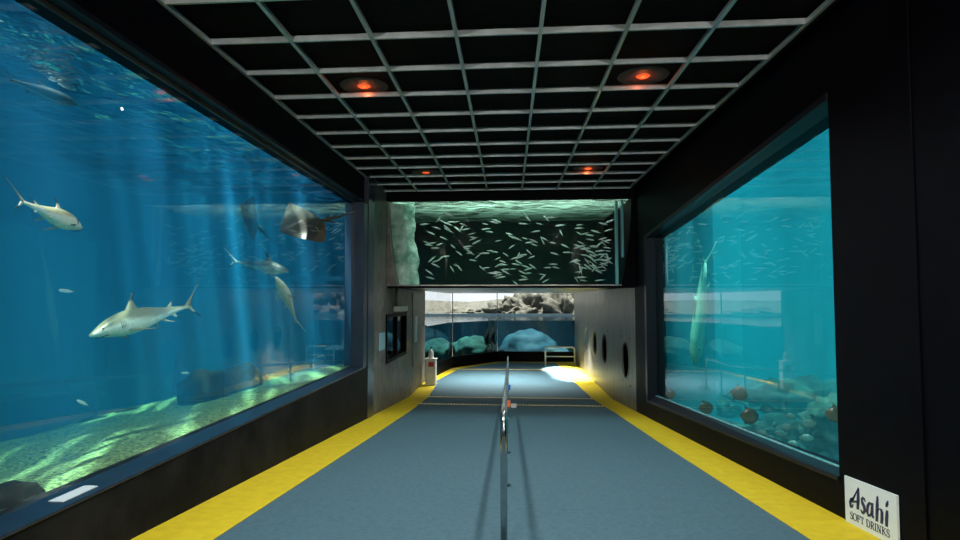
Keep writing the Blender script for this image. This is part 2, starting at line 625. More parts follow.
r = empty('wall_lamp', (XL, 15.5, -.12))
m = MB()
m.box((XL, 15.0, -.30), (XL + .20, 16.1, -.16))
m.build('lamp_shade', M['lamp_white'], r, bevel=.03)
m = MB()
m.tube([(XL + .05, 15.2, -.16), (XL + .05, 15.2, .3)], .035)
m.build('conduit', M['stained_wall'], r, smooth=True)
tag(r, 'pale box lamp with conduit above the small wall window', 'lamp')

# ------------------------------------------------------------------ right wall with the teal tank window
RY0, RY1 = 5.68, 13.2


def rtop(y): return 1.853 - .070 * (y - 5.73)


def rbot(y): return -1.58 - .0765 * (y - 5.67)


m = MB()
m.box((XR, Y0, -2.3), (3.35, RY0, TOP))
m.hexa([(XR, RY0, rtop(RY0)), (3.35, RY0, rtop(RY0)), (3.35, RY1, rtop(RY1)), (XR, RY1, rtop(RY1)),
        (XR, RY0, TOP), (3.35, RY0, TOP), (3.35, RY1, TOP), (XR, RY1, TOP)])
m.hexa([(XR, RY0, -3.2), (3.35, RY0, -3.2), (3.35, RY1, -3.2), (XR, RY1, -3.2),
        (XR, RY0, rbot(RY0)), (3.35, RY0, rbot(RY0)), (3.35, RY1, rbot(RY1)), (XR, RY1, rbot(RY1))])
m.box((XR, RY1, -3.2), (3.35, YB + .1, TOP))
struct(m.build('wall_right', M['black']))
m = MB()
t = .10
m.hexa([(XR - .015, RY0, rbot(RY0) - .03), (GR, RY0, rbot(RY0) - .03), (GR, RY1, rbot(RY1) - .03), (XR - .015, RY1, rbot(RY1) - .03),
        (XR - .015, RY0, rbot(RY0) + .01), (GR, RY0, rbot(RY0) + .03), (GR, RY1, rbot(RY1) + .13), (XR - .015, RY1, rbot(RY1) + .01)])
m.hexa([(XR - .015, RY0, rtop(RY0) - .02), (GR, RY0, rtop(RY0) - .05), (GR, RY1, rtop(RY1) - .01), (XR - .015, RY1, rtop(RY1) - .02),
        (XR - .015, RY0, rtop(RY0) + .05), (GR, RY0, rtop(RY0) + .05), (GR, RY1, rtop(RY1) + .05), (XR - .015, RY1, rtop(RY1) + .05)])
m.box((XR - .015, RY1 - .12, rbot(RY1)), (GR + .02, RY1 + .05, rtop(RY1)))
m2 = MB()
m2.hexa([(GR - .022, RY0, rbot(RY0) + .03), (GR - .002, RY0, rbot(RY0) + .03), (GR - .002, RY1 - .13, rbot(RY1) + .12), (GR - .022, RY1 - .13, rbot(RY1) + .12),
         (GR - .022, RY0, rbot(RY0) + .045), (GR - .002, RY0, rbot(RY0) + .045), (GR - .002, RY1 - .13, rbot(RY1) + .145), (GR - .022, RY1 - .13, rbot(RY1) + .145)])
struct(m2.build('trim_11', M['edge']))
w3 = struct(m.build('window_3', M['frame_dark'], bevel=.006))
m = MB()
m.hexa([(GR, RY0, rbot(RY0) + .0), (GR + .03, RY0, rbot(RY0) + .0), (GR + .03, RY1, rbot(RY1) + .0), (GR, RY1, rbot(RY1) + .0),
        (GR, RY0, rtop(RY0)), (GR + .03, RY0, rtop(RY0)), (GR + .03, RY1, rtop(RY1)), (GR, RY1, rtop(RY1))])
m.build('pane', M['pane'], w3)
m = MB()
m.box((XR - .012, 4.545, -2.2), (XR, 4.575, TOP - .4))
struct(m.build('trim_6', M['black'], bevel=.004))

# far right wall with round portholes
holes = [(15.55, -1.52, .46), (18.9, -1.50, .46), (21.0, -1.47, .45), (23.2, -1.45, .44)]
ZT, ZB0 = .9, -3.3
m = MB()
y = YB + .1
NS = 40
for (hy, hz, hr) in holes:
    a, b = hy - .6, hy + .6
    m.box((XR, y, ZB0), (XR + .03, a, ZT))
    m.box((XR, a, ZB0), (XR + .03, b, hz - .6))
    m.box((XR, a, hz + .6), (XR + .03, b, ZT))
    ring_i, ring_o = [], []
    for k in range(NS):
        q = 2 * math.pi * (k + .5) / NS
        c, s_ = math.cos(q), math.sin(q)
        e = .6 / max(abs(c), abs(s_))
        ring_i.append((hy + hr * c, hz + hr * s_))
        ring_o.append((hy + e * c, hz + e * s_))
    vs = [(XR, *p) for p in ring_o] + [(XR, *p) for p in ring_i] + [(XR + .03, *p) for p in ring_i]
    fs = [(k, (k + 1) % NS, NS + (k + 1) % NS, NS + k) for k in range(NS)]
    fs += [(NS + k, NS + (k + 1) % NS, 2 * NS + (k + 1) % NS, 2 * NS + k) for k in range(NS)]
    m.add(vs, fs)
    y = b
m.box((XR, y, ZB0), (XR + .03, 27.4, ZT))
struct(m.build('wall_right_far', M['steel_wall'], fix=True))
for i, (hy, hz, hr) in enumerate(holes):
    m = MB()
    rings = []
    for q, dx in ((hr - .02, .03), (hr - .02, -.012), (hr + .03, -.012), (hr + .03, .0)):
        rings.append([(XR + dx, hy + q * math.cos(a), hz + q * math.sin(a)) for a in [2 * math.pi * k / NS for k in range(NS)]])
    m.loft(rings, caps=False)
    struct(m.build('window_%d' % (4 + i), M['steel_wall'], smooth=False))
m = MB()
m.box((XR + 1.6, 14.6, -2.9), (XR + 1.7, 25, .3))
m.box((XR + .26, 14.5, -2.9), (XR + 1.6, 14.6, .3))
m.box((XR + .26, 24.9, -2.9), (XR + 1.6, 25.0, .3))
m.box((XR + .26, 14.6, -3.0), (XR + 1.6, 25.0, -2.9))
m.box((XR + .26, 14.6, .3), (XR + 1.6, 25.0, .4))
struct(m.build('wall_porthole_tank', M['matte_black']))
m = MB()
m.box((XR + .75, 27.0 - 2.2, -1.30), (XR + .85, 24.88, -1.0))  # yellow bars added in place of the reflections seen in the portholes
m.box((XR + .30, 24.80, -1.35), (XR + .85, 24.88, -1.0))
tag(m.build('yellow_reflection', M['yellow'], origin=(XR + .8, 24.88, -1.3)), 'yellow bars in place of a reflection in the farthest porthole', 'reflection')

# rear end of the hall behind the viewer
m = MB()
m.box((-3.3, Y0 - .2, -2), (3.3, Y0, TOP))
struct(m.build('wall_back', M['black']))

# ------------------------------------------------------------------ the tank bridging the walkway
ZS = .31
m = MB()
m.box((-2.9, YB, ZS), (2.9, 28.2, ZS + .05))
struct(m.build('ceiling_far', M['soffit']))
m = MB()
m.box((-2.9, YB - .05, ZS - .03), (2.9, YB + .1, ZS + .02))
m.box((-2.95, YB - .05, 2.37), (2.95, YB + .1, 2.66))
w = struct(m.build('window_8', M['black'], bevel=.004))
xa, xb, xc, xd = -2.90, 2.86, -2.66, 2.60
m = MB()
m.hexa([(xc, YB, ZS + .02), (xd, YB, ZS + .02), (xd, YB + .04, ZS + .02), (xc, YB + .04, ZS + .02),
        (xa, YB, 2.37), (xb, YB, 2.37), (xb, YB + .04, 2.37), (xa, YB + .04, 2.37)])
m.build('pane', M['pane_far'], w)


def side(xt, xbm, sgn):
    m = MB()
    n = 10
    pr = []
    for i in range(n + 1):
        t_ = i / n
        z = 2.66 + (ZS - 2.66) * t_
        x = xt + (xbm - xt) * (t_ ** 2.2)
        pr.append((x, z))
    for (x0, z0), (x1, z1) in zip(pr[:-1], pr[1:]):
        w_ = 3.3 * sgn
        m.hexa([(x0, YB - .01, z0), (w_, YB - .01, z0), (w_, YBB, z0), (x0, YBB, z0),
                (x1, YB - .01, z1), (w_, YB - .01, z1), (w_, YBB, z1), (x1, YBB, z1)])
    return m


struct(side(xa, xc, -1).build('wall_bridge_left', M['stained_wall']))
struct(side(xb, xd, 1).build('wall_bridge_right', M['black']))
m = MB()
m.box((-3.3, YBB, ZS), (3.3, YBB + .2, 3.6))
struct(m.build('wall_bridge_back', M['tank_dark']))
m = MB()
m.box((-3.3, YB + .0, 3.6), (3.3, YBB + .2, 3.7))
m.box((-3.3, YB + .02, TOP), (3.3, YB + .1, 3.6))
m.box((-3.4, YB + .0, 2.66), (-3.3, YBB + .2, 3.6))
m.box((3.3, YB + .0, 2.66), (3.4, YBB + .2, 3.6))
struct(m.build('ceiling_bridge', M['matte_black']))
ZW = 2.40
m = MB()
m.grid(lambda u, v: (-2.92 + 5.8 * u, YB + .05 + (YBB - YB - .06) * v,
                     ZW + .05 * noise.noise((u * 14, v * 9, 3))), 80, 50)
stuff(m.build('water_surface', M['surf_bridge'], smooth=True, fix=False), 'rippled water surface at the top of the overhead tank', 'water')
m = MB()
m.box((-2.6, YB + .06, ZS + .055), (2.55, YBB - .01, ZW - .06))
stuff(m.build('water', M['vol_bridge']), 'green water filling the overhead tank', 'water')
# acrylic seams at the right end
for i, (x, wd) in enumerate(((2.50, .06), (2.64, .05))):
    m = MB()
    zb = ZS + .06 if x < 2.6 else 1.0
    m.box((x, YB + .07, zb), (x + wd, YB + .2, 2.34))
    o = m.build('trim_%d' % (7 + i), M['edge'], bevel=.01)
    struct(o)

# frothing column of bubbles at its left end
m = MB()
rings = []
n = 36
for i in range(121):
    t_ = i / 120
    z = ZS + .06 + (2.36 - ZS - .06) * t_
    cx = -2.55 - .28 * t_ + .03 * math.sin(t_ * 9)
    rr = .33 + .09 * t_
    rings.append([(cx + (rr * (1 + .22 * noise.fractal((math.cos(a) * 1.2, math.sin(a) * 1.2, t_ * 4), .8, 2.0, 5))) * math.cos(a),
                   YB + .6 + .35 * (1 + .12 * noise.noise((math.cos(a) * 2, math.sin(a) * 2, t_ * 5 + 9))) * math.sin(a), z)
                  for a in [2 * math.pi * k / n for k in range(n)]])
m.loft(rings)
stuff(m.build('bubble_column', M['foam'], smooth=True), 'column of pale green frothing bubbles at the end of the overhead tank', 'bubbles')

# ------------------------------------------------------------------ shark tank
LX = -6.6
LYE = 22.0
WL = 2.06
m = MB()
m.box((LX - .2, -2, -3), (LX, LYE, 2.4))
m.box((LX, -2.2, -3), (-3.31, -2, 2.4))
m.box((LX, LYE, -3), (-3.6, LYE + .2, 2.4))
m.box((LX, -2, -3.2), (-3.31, LYE, -3))
m.box((-3.55, 12.76, -3), (-3.36, 14.0, 2.4))
m.box((-5.2, 13.9, -3), (-5.1, 18.4, WZ1 + .8))
m.box((-5.2, 13.9, WZ1 + .8), (-3.36, 18.4, WZ1 + .9))
m.box((-3.55, 18.3, -3), (-3.36, LYE, 2.4))
m.box((-3.55, 13.9, WZ1 + .9), (-3.36, 18.4, 2.4))
struct(m.build('wall_tank_left', M['tank_blue']))
m = MB()
m.box((LX - .2, 14.6, 2.45), (-3.32, LYE + .2, 2.6))  # added roof that blocks sky and sun to darken the far end
struct(m.build('ceiling_shade_blocker', M['tank_dark']))
m = MB()


def sand_z(x, y):
    k = (GL - x) / 3.5
    return -1.37 - .42 * k - .010 * max(0, y - 3) * k + .05 * noise.noise((x * .9, y * .7, 0)) * min(1, k * 4) + .015 * noise.noise((x * 4, y * 4, 5))


m.grid(lambda u, v: (LX + .01 + (GL - .035 - LX - .01) * u, -1.9 + 15.6 * v, sand_z(LX + (GL - LX) * u, -1.9 + 15.6 * v)), 40, 140)
stuff(m.build('sand', M['sand'], smooth=True, fix=False), 'pale greenish coral sand on the shark tank floor', 'sand')
m = MB()
m.grid(lambda u, v: (LX + (GL - .2 - LX) * u, -2 + (LYE + 2) * v, WL + .05 * noise.noise((u * 5, v * 30, 0))), 40, 200)
stuff(m.build('water_surface', M['surf_left'], smooth=True, fix=False), 'rippled glittering water surface over the shark tank', 'water')
m = MB()
m.prism([(LX + .005, -1.98), (GL - .034, -1.98), (GL - .034, 12.7), (-3.57, 12.7), (-3.57, 13.85), (-5.22, 13.85), (-5.22, LYE - .02), (LX + .005, LYE - .02)], -2.98, WL - .07)
stuff(m.build('water', M['vol_left']), 'deep blue water filling the shark tank', 'water')


def rock(name, c, size, mat, seed=0, amp=.35, sub=3, sc_=1.3, flat=None):
    bm = bmesh.new()
    bmesh.ops.create_icosphere(bm, subdivisions=sub, radius=1)
    for v in bm.verts:
        d = v.co.normalized()
        k = 1 + amp * noise.fractal(d * sc_ + Vector((seed * 3.7, seed, 0)), .9, 2.0, 4)
        v.co = Vector((d.x * size[0], d.y * size[1], d.z * size[2])) * k
        if flat is not None and v.co.z < flat:
            v.co.z = flat
    me = bpy.data.meshes.new(name)
    bm.to_mesh(me)
    bm.free()
    me.materials.append(mat)
    for p in me.polygons:
        p.use_smooth = True
    o = bpy.data.objects.new(name, me)
    o.location = c
    COL.objects.link(o)
    return o


p = PX(14, 497, -3.42)
tag(rock('boulder', (p.x, p.y, p.z - .05), (.13, .22, .15), M['rock_dark'], 3, .3), 'dark boulder on the sand against the shark tank glass', 'rock')
for i, (px, py, x, sx, sy, sz, lb) in enumerate((  # the two large dark lumps are added in place of a glass reflection
        (207, 396, -5.1, .40, .62, .46, 'broad dark block in place of a reflection, by the back of the shark tank'),
        (243, 392, -5.0, .40, .80, .50, 'tall dark block in place of a reflection, toward the far end of the shark tank'),
        (128, 420, -6.2, .3, .5, .20, 'small low rock on the sand at the back of the shark tank'),
        (98, 426, -6.25, .25, .28, .14, 'smallest rock at the back edge of the sand'))):
    p = PX(px, py, x)
    tag(rock('reef_lump', p, (sx, sy, sz), M['rock_dark'], 11 + i, .3), lb, 'rock', 'rocks at the back of the shark tank')

p = PX(75, 497, -3.0)
m = MB()
m.hexa([(-3.06, p.y - .17, LB + .0045), (-2.955, p.y - .17, LB + .0045), (-2.955, p.y + .17, LB + .0045), (-3.06, p.y + .17, LB + .0045),
        (-3.06, p.y - .17, LB + .009), (-2.955, p.y - .17, LB + .009), (-2.955, p.y + .17, LB + .009), (-3.06, p.y + .17, LB + .009)])
tag(m.build('label_plate', M['sign'], origin=(-3.0, p.y, LB + .0045)), 'small white label plate lying on the shark tank window sill', 'label')

# ------------------------------------------------------------------ teal tank
RX = 7.4
m = MB()
m.box((RX, 1.5, -4.2), (RX + .2, 20, 2.6))
m.box((3.36, 1.5, -4.2), (RX, 1.7, 2.6))
m.box((XR + 1.75, 19.8, -4.2), (RX, 20, 2.6))
m.box((XR + 1.72, 14.4, -4.2), (XR + 1.80, 20, 2.6))
m.box((3.36, 14.3, -4.2), (XR + 1.80, 14.4, 2.6))
m.box((3.36, 1.5, -4.4), (RX, 20, -4.2))
struct(m.build('wall_tank_right', M['tank_teal']))
m = MB()


def bed_z(x, y):
    return rbot(max(y, 5)) - .33 - .35 * (x - GR) / 4 + .10 * noise.noise((x * .8, y * .8, 4)) * min(1, (x - GR)) + .03 * noise.noise((x * 4, y * 4, 1))


m.grid(lambda u, v: (GR + .04 + (RX - GR - .05) * u, 1.75 + 12.5 * v, bed_z(GR + (RX - GR) * u, 1.75 + 12.5 * v)), 50, 120)
stuff(m.build('gravel', M['rock_green'], smooth=True, fix=False), 'dark greenish gravel bed of the teal tank', 'gravel')
m = MB()
m.grid(lambda u, v: (3.3 + (RX - 3.3) * u, 1.7 + 18.1 * v, 2.05 + .05 * noise.noise((u * 8, v * 30, 7))), 50, 160)
stuff(m.build('water_surface', M['surf_right'], smooth=True, fix=False), 'rippled water surface over the teal tank', 'water')
m = MB()
m.prism([(GR + .036, 1.72), (RX - .005, 1.72), (RX - .005, 19.78), (XR + 1.82, 19.78), (XR + 1.82, 14.28), (GR + .036, 14.28)], -4.18, 1.97)
stuff(m.build('water', M['vol_right']), 'bright teal water filling the tank in the right wall', 'water')
for i, (px, py, x, sx, sy, sz, lb) in enumerate((
        (810, 402, 5.6, .9, .9, .40, 'large weedy rock behind the cluster of pale fish in the teal tank'),
        (768, 398, 5.9, .7, .9, .28, 'long low weedy rock in the middle of the teal tank'),
        (835, 425, 4.6, .4, .5, .35, 'weedy rock at the near edge of the teal tank window'),
        (785, 430, 4.7, .5, .6, .22, 'flat weedy rock beneath the cluster of pale fish'),
        (720, 408, 5.2, .4, .8, .16, 'small flat rock under the three brown round fish'))):
    p = PX(px, py, x)
    tag(rock('weedy_rock', p, (sx, sy, sz), M['rock_green'], 31 + i, .55, 4, 2.4), lb, 'rock', 'rocks in the teal tank')

# ------------------------------------------------------------------ far window and the outdoor pool behind it
ZG = -2.37
m = MB()
FBo = offset(FB, -.18)
for i in range(3):
    a, b, c, d = FB[i], FB[i + 1], FBo[i + 1], FBo[i]
    m.hexa([(q[0], q[1], -3.0) for q in (a, b, c, d)] + [(q[0], q[1], ZG) for q in (a, b, c, d)])
struct(m.build('wall_end_base', M['black'], bevel=.01))
m = MB()
for q in FB[1:3]:
    m.obox((q[0] - .0, q[1] + .08, (ZG + ZS) / 2), (.035, .06, ZS - ZG), 0)
w = struct(m.build('window_9', M['steel'], bevel=.004))
FBg = offset(FB, -.08)
FBh = offset(FB, -.11)
for i in range(3):
    m = MB()
    a, b, c, d = FBg[i], FBg[i + 1], FBh[i + 1], FBh[i]
    m.hexa([(q[0], q[1], ZG) for q in (a, b, c, d)] + [(q[0], q[1], ZS) for q in (a, b, c, d)])
    m.build('pane', M['pane_far'], w)

ZP = -.95
PYB = 36.0
m = MB()
m.box((-14, PYB, -5), (14, PYB + .4, ZP + .12))
m.box((-14, 24.5, -5), (-13.8, PYB, ZP + .3))
m.box((13.8, 24.5, -5), (14, PYB, ZP + .3))
m.box((-14, 22.2, -5.2), (14, PYB, -5))
m.box((-14, 22.2, -5), (-3.6, 22.4, ZP + 1.5))
m.box((3.4, 27.7, -5), (14, 27.9, ZP + 1.5))
struct(m.build('wall_pool', M['pool_dark']))
PO = [(-2.95, 21.5)] + [(x, y) for x, y in offset(FB, -.2)[1:]] + [(13.75, 28), (13.75, PYB - .03), (-13.75, PYB - .03), (-13.75, 22.5), (-3.1, 22.5)]
m = MB()
m.prism(PO, -4.98, ZP - .03)
stuff(m.build('water', M['vol_pool']), 'dark blue green pool water behind the end window', 'water')
m = MB()
m.add([(x, y, ZP) for x, y in PO], [list(range(len(PO)))])
stuff(m.build('water_surface', M['surf_pool'], fix=False), 'bright pool surface seen through the end window', 'water')

# cliff beyond the pool: individual boulders heaped along the far bank
cl = [(-9, .1, 1.6), (-6.6, .0, 1.2), (-4.4, -.05, 1.3), (-2.2, .08, 1.3), (-.3, .40, 1.3), (1.5, .85, 1.6), (3.6, .95, 1.5), (5.8, .8, 1.6), (8.4, 1.1, 1.9)]
pos = ['at the far bank beyond the left pane', 'low on the bank beyond the left pane', 'behind the first mullion of the end window', 'beyond the middle pane',
       'beside the second mullion', 'beyond the wide pane near its mullion', 'in the middle of the wide pane', 'beyond the wide pane near the grey wall', 'beyond the end of the grey wall']
for i, (x, h, wd) in enumerate(cl):
    o = rock('cliff_rock', (x, PYB + 1.4 + (i % 2) * .5, ZP - .1), (wd * 1.1, 1.2, (h + .25) * 1.25), M['rock_pale'], 50 + i, .6, 5, 2.6)
    tag(o, 'pale craggy cliff rock ' + pos[i], 'rock', 'cliff rocks beyond the pool')
m = MB()
m.grid(lambda u, v: (-16 + 32 * u, PYB + .4 + 8 * v, ZP + .0 + v * .9 + .3 * noise.noise((u * 9, v * 4, 2))), 40, 12)
struct(m.build('ground', M['rock_pale'], smooth=True, fix=False))

# underwater rocks of the pool, plus blue mounds added in place of a reflection
for i, (px, py, y, sx, sz, mt, lb) in enumerate((
        (530, 352, 30.5, 1.45, 1.05, 'reflection_cyan', 'blue mound in place of a reflection in the wide end pane'),
        (556, 354, 29.4, .70, .35, 'reflection_cyan', 'low blue mound in place of a reflection behind the white barrier hoop'),
        (472, 349, 30.5, 1.0, .65, 'rock_green', 'green weedy rock under water in the middle end pane'),
        (437, 352, 28.0, .8, .6, 'rock_green', 'green weedy rock under water behind the left end pane'))):
    p = PY(px, py, y)
    tag(rock('pool_mound', p, (sx, .9, sz), M[mt], 71 + i, .22, 4, 1.6), lb, 'rock', 'rocks in the pool')


# kelp stalks
def kelp(px, y, h, label):
    p = PY(px, 356, y)
    m = MB()
    pts = [(p.x + .05 * math.sin(k * .7), y + .04 * math.cos(k), -3.0 + h * k / 14) for k in range(15)]
    m.tube(pts, [.12 * (1 - k / 15) + .02 for k in range(15)], 8)
    for k in range(2, 14):
        q = Vector(pts[k])
        for s_ in (-1, 1):
            a = .30 * (1 - k / 16)
            m.add([q, q + Vector((s_ * a * .6, .03, .10)), q + Vector((s_ * a, 0, .02)), q + Vector((s_ * a * .5, -.03, -.06))], [(0, 1, 2, 3)])
    tag(m.build('kelp', M['rock_dark'], origin=(p.x, y, -3.0)), label, 'seaweed', 'kelp in the pool')


kelp(487, 30.0, 1.9, 'tall dark kelp stalk behind the middle end pane')
kelp(493, 30.6, 2.0, 'tall dark kelp stalk close beside the second mullion')

# ------------------------------------------------------------------ handrail down the middle of the walkway
XH = -.045


def rz(y): return -.874 - S * (min(y, YR) - 4.6)


hr = empty('handrail', (XH, 4.6, fz(4.6)))
m = MB()
pts = [(XH, 4.6, fz(4.6)), (XH, 4.6, rz(4.6) - .16)]
for k in range(1, 9):
    a = math.pi / 2 * k / 8
    pts.append((XH, 4.6 + .14 * (1 - math.cos(a)), rz(4.6) - .15 + .14 * math.sin(a)))
pts += [(XH, y, rz(y)) for y in (5.4, 7, 9, 12, 15, YR, 19.6)]
for k in range(1, 9):
    a = math.pi / 2 * k / 8
    pts.append((XH, 19.65 + .14 * math.sin(a), rz(20) - .14 + .14 * math.cos(a)))
pts.append((XH, 19.79, fz(20)))
m.tube(pts, .026, 14)
m.build('top_rail', M['steel'], hr, smooth=True)
for y in (6.6, 8.6, 10.6, 12.6, 14.6, 16.6, 18.4):
    m = MB()
    m.tube([(XH, y, fz(y)), (XH, y, rz(y) - .01)], .021, 10)
    n = 14
    rings = [[(XH + q * math.cos(a), y + q * math.sin(a), fz(y) + dz) for a in [2 * math.pi * k / n for k in range(n)]] for q, dz in ((.06, -.005), (.06, .012), (.022, .02))]
    m.loft(rings)
    m.build('post', M['steel'], hr, smooth=True)
m = MB()
m.obox((XH + .038, 6.6, rz(6.6) - .10), (.035, .02, .07))
o = m.build('tag', M['orange'], hr, bevel=.004)
o['label'] = 'orange tag'
m = MB()
m.obox((XH + .04, 8.6, rz(8.6) - .06), (.04, .02, .08))
o = m.build('tag', M['blue'], hr, bevel=.004)
o['label'] = 'blue tag'
tag(hr, 'polished steel handrail on posts down the middle of the ramp', 'handrail')
p = PY(512, 403, 15.0)
m = MB()
z = fz(14.9)
m.box((.04, 14.85, z), (.17, 15.0, z + .09))
tag(m.build('marker_block', M['white'], bevel=.01, origin=(.1, 14.9, z)), 'small white block on the carpet beside the handrail', 'block')

# barrier at the far right
br = empty('barrier', (2.3, 26.2, ZF))
m = MB()
z1 = ZF + .80
pts = [(1.55, 26.2, ZF), (1.55, 26.2, z1 - .1), (1.58, 26.2, z1 - .03), (1.65, 26.2, z1), (2.70, 26.2, z1), (2.77, 26.2, z1 - .03), (2.80, 26.2, z1 - .1), (2.80, 26.2, ZF)]
m.tube(pts, .035, 10)
m.build('frame', M['white'], br, smooth=True)
m = MB()
m.tube([(1.55, 26.2, ZF + .4), (2.8, 26.2, ZF + .4)], .022, 8)
m.build('crossbar', M['white'], br, smooth=True)
tag(br, 'white tubular barrier hoop by the bright floor at the end of the grey wall', 'barrier')

# sanitiser stand
p = PY(431, 386, 20.0)
sx_, sy_ = p.x, 20.0
st = empty('pedestal', (sx_, sy_, ZF))
m = MB()
m.prism([(sx_ - .17, sy_ - .15), (sx_ + .17, sy_ - .15), (sx_ + .17, sy_ + .15), (sx_ - .17, sy_ + .15)], ZF, ZF + .86)
m.build('body', M['white'], st, bevel=.015)
m = MB()
m.box((sx_ - .20, sy_ - .18, ZF + .86), (sx_ + .20, sy_ + .18, ZF + .89))
m.build('top', M['white'], st, bevel=.008)
m = MB()
m.box((sx_ - .07, sy_ - .158, ZF + .62), (sx_ + .11, sy_ - .151, ZF + .78))
o = m.build('label', M['red'], st)
o['label'] = 'red label'
tag(st, 'narrow white pedestal with a red label at the end of the grey wall', 'pedestal')
bt = empty('pump_bottle', (sx_, sy_, ZF + .89))
m = MB()
n = 16
rings = [[(sx_ + q * math.cos(a), sy_ + q * math.sin(a), ZF + .89 + dz) for a in [2 * math.pi * k / n for k in range(n)]] for q, dz in ((.07, 0), (.085, .02), (.085, .2), (.06, .25), (.03, .27), (.03, .30))]
m.loft(rings)
m.build('body', M['lamp_white'], bt, smooth=True)
m = MB()
m.tube([(sx_, sy_, ZF + 1.19), (sx_, sy_, ZF + 1.25), (sx_ + .02, sy_ - .03, ZF + 1.26), (sx_ + .03, sy_ - .09, ZF + 1.25)], .018, 8)
m.build('pump', M['matte_black'], bt, smooth=True)
tag(bt, 'pump bottle standing on the narrow white pedestal', 'bottle')

# ------------------------------------------------------------------ soft drinks sign
SY0, SY1, SH = 4.85, 5.56, .395
sg = empty('sign_board', (XR - .02, (SY0 + SY1) / 2, fz(5.2)))
m = MB()
m.hexa([(XR - .022, SY0, fz(SY0)), (XR - .004, SY0, fz(SY0)), (XR - .004, SY1, fz(SY1)), (XR - .022, SY1, fz(SY1)),
        (XR - .022, SY0, fz(SY0) + SH), (XR - .004, SY0, fz(SY0) + SH), (XR - .004, SY1, fz(SY1) + SH), (XR - .022, SY1, fz(SY1) + SH)])
m.build('board', M['sign'], sg, bevel=.002)


def sp(u, v, d=0):
    y = SY1 + (SY0 - SY1) * u
    return Vector((XR - .022 - d, y, fz(y) + SH * v))


def stroke(m, pts, ws, d=.002, ang=None):
    """flat pen stroke; ws widths in u units; ang = fixed pen direction (u, v) or None for the normal"""
    L, Rr = [], []
    asp = SH / (SY1 - SY0)
    for i, (u, v) in enumerate(pts):
        a, b = pts[max(i - 1, 0)], pts[min(i + 1, len(pts) - 1)]
        t = Vector((b[0] - a[0], (b[1] - a[1]) * asp)).normalized()
        n = Vector((-t.y, t.x)) if ang is None else Vector(ang)
        w_ = ws[i] if isinstance(ws, (list, tuple)) else ws
        L.append((u + n.x * w_ / 2, v + n.y * w_ / 2 / asp))
        Rr.append((u - n.x * w_ / 2, v - n.y * w_ / 2 / asp))
    for i in range(len(pts) - 1):
        q = [L[i], L[i + 1], Rr[i + 1], Rr[i]]
        m.hexa([sp(*k, 0) for k in q] + [sp(*k, d) for k in q])


def arc(cx, cy, rx, ry, a0, a1, n=12):
    return [(cx + rx * math.cos(R(a0 + (a1 - a0) * k / n)), cy + ry * math.sin(R(a0 + (a1 - a0) * k / n))) for k in range(n + 1)]


m = MB()
HZ = (1, 0)
# A: thick leaning stem, curled thin left leg
stroke(m, [(.300, .85), (.292, .70), (.285, .55), (.272, .39)], [.03, .055, .06, .05], ang=HZ)
stroke(m, [(.300, .85), (.245, .72), (.195, .60), (.150, .50)], [.015, .022, .03, .05])
stroke(m, [(.190, .58), (.140, .54), (.115, .46), (.125, .39), (.160, .40), (.180, .46)], [.02, .045, .055, .05, .035, .01])
stroke(m, [(.165, .50), (.225, .535), (.290, .55)], [.02, .025, .02])
# s
stroke(m, [(.430, .62), (.415, .67), (.385, .68), (.362, .635), (.372, .57), (.405, .51), (.413, .43), (.385, .37), (.355, .37), (.335, .42)],
       [.02, .03, .035, .045, .055, .06, .05, .035, .03, .02])
# a
stroke(m, [(.555, .63), (.510, .63), (.475, .55), (.462, .44), (.480, .37), (.515, .38), (.545, .46)], [.025, .035, .045, .05, .04, .03, .02])
stroke(m, [(.570, .66), (.560, .55), (.555, .44), (.575, .36)], [.035, .05, .055, .04], ang=HZ)
# h
stroke(m, [(.668, .84), (.660, .68), (.650, .50), (.640, .33)], [.03, .055, .055, .045], ang=HZ)
stroke(m, [(.655, .52), (.690, .60), (.725, .62), (.742, .56), (.738, .44), (.728, .33)], [.015, .025, .04, .052, .052, .045], ang=HZ)
# i
stroke(m, [(.835, .64), (.828, .54), (.820, .44), (.815, .32)], [.035, .055, .055, .045], ang=HZ)
stroke(m, [(.852, .83), (.838, .76), (.822, .70)], [.02, .052, .03], ang=HZ)
o = m.build('lettering', M['ink'], sg)
o['label'] = 'large slanted navy word'
m = MB()
# SOFT DRINKS in seriffed capitals
TH, TN = .015, .006
vb, vt = .125, .275


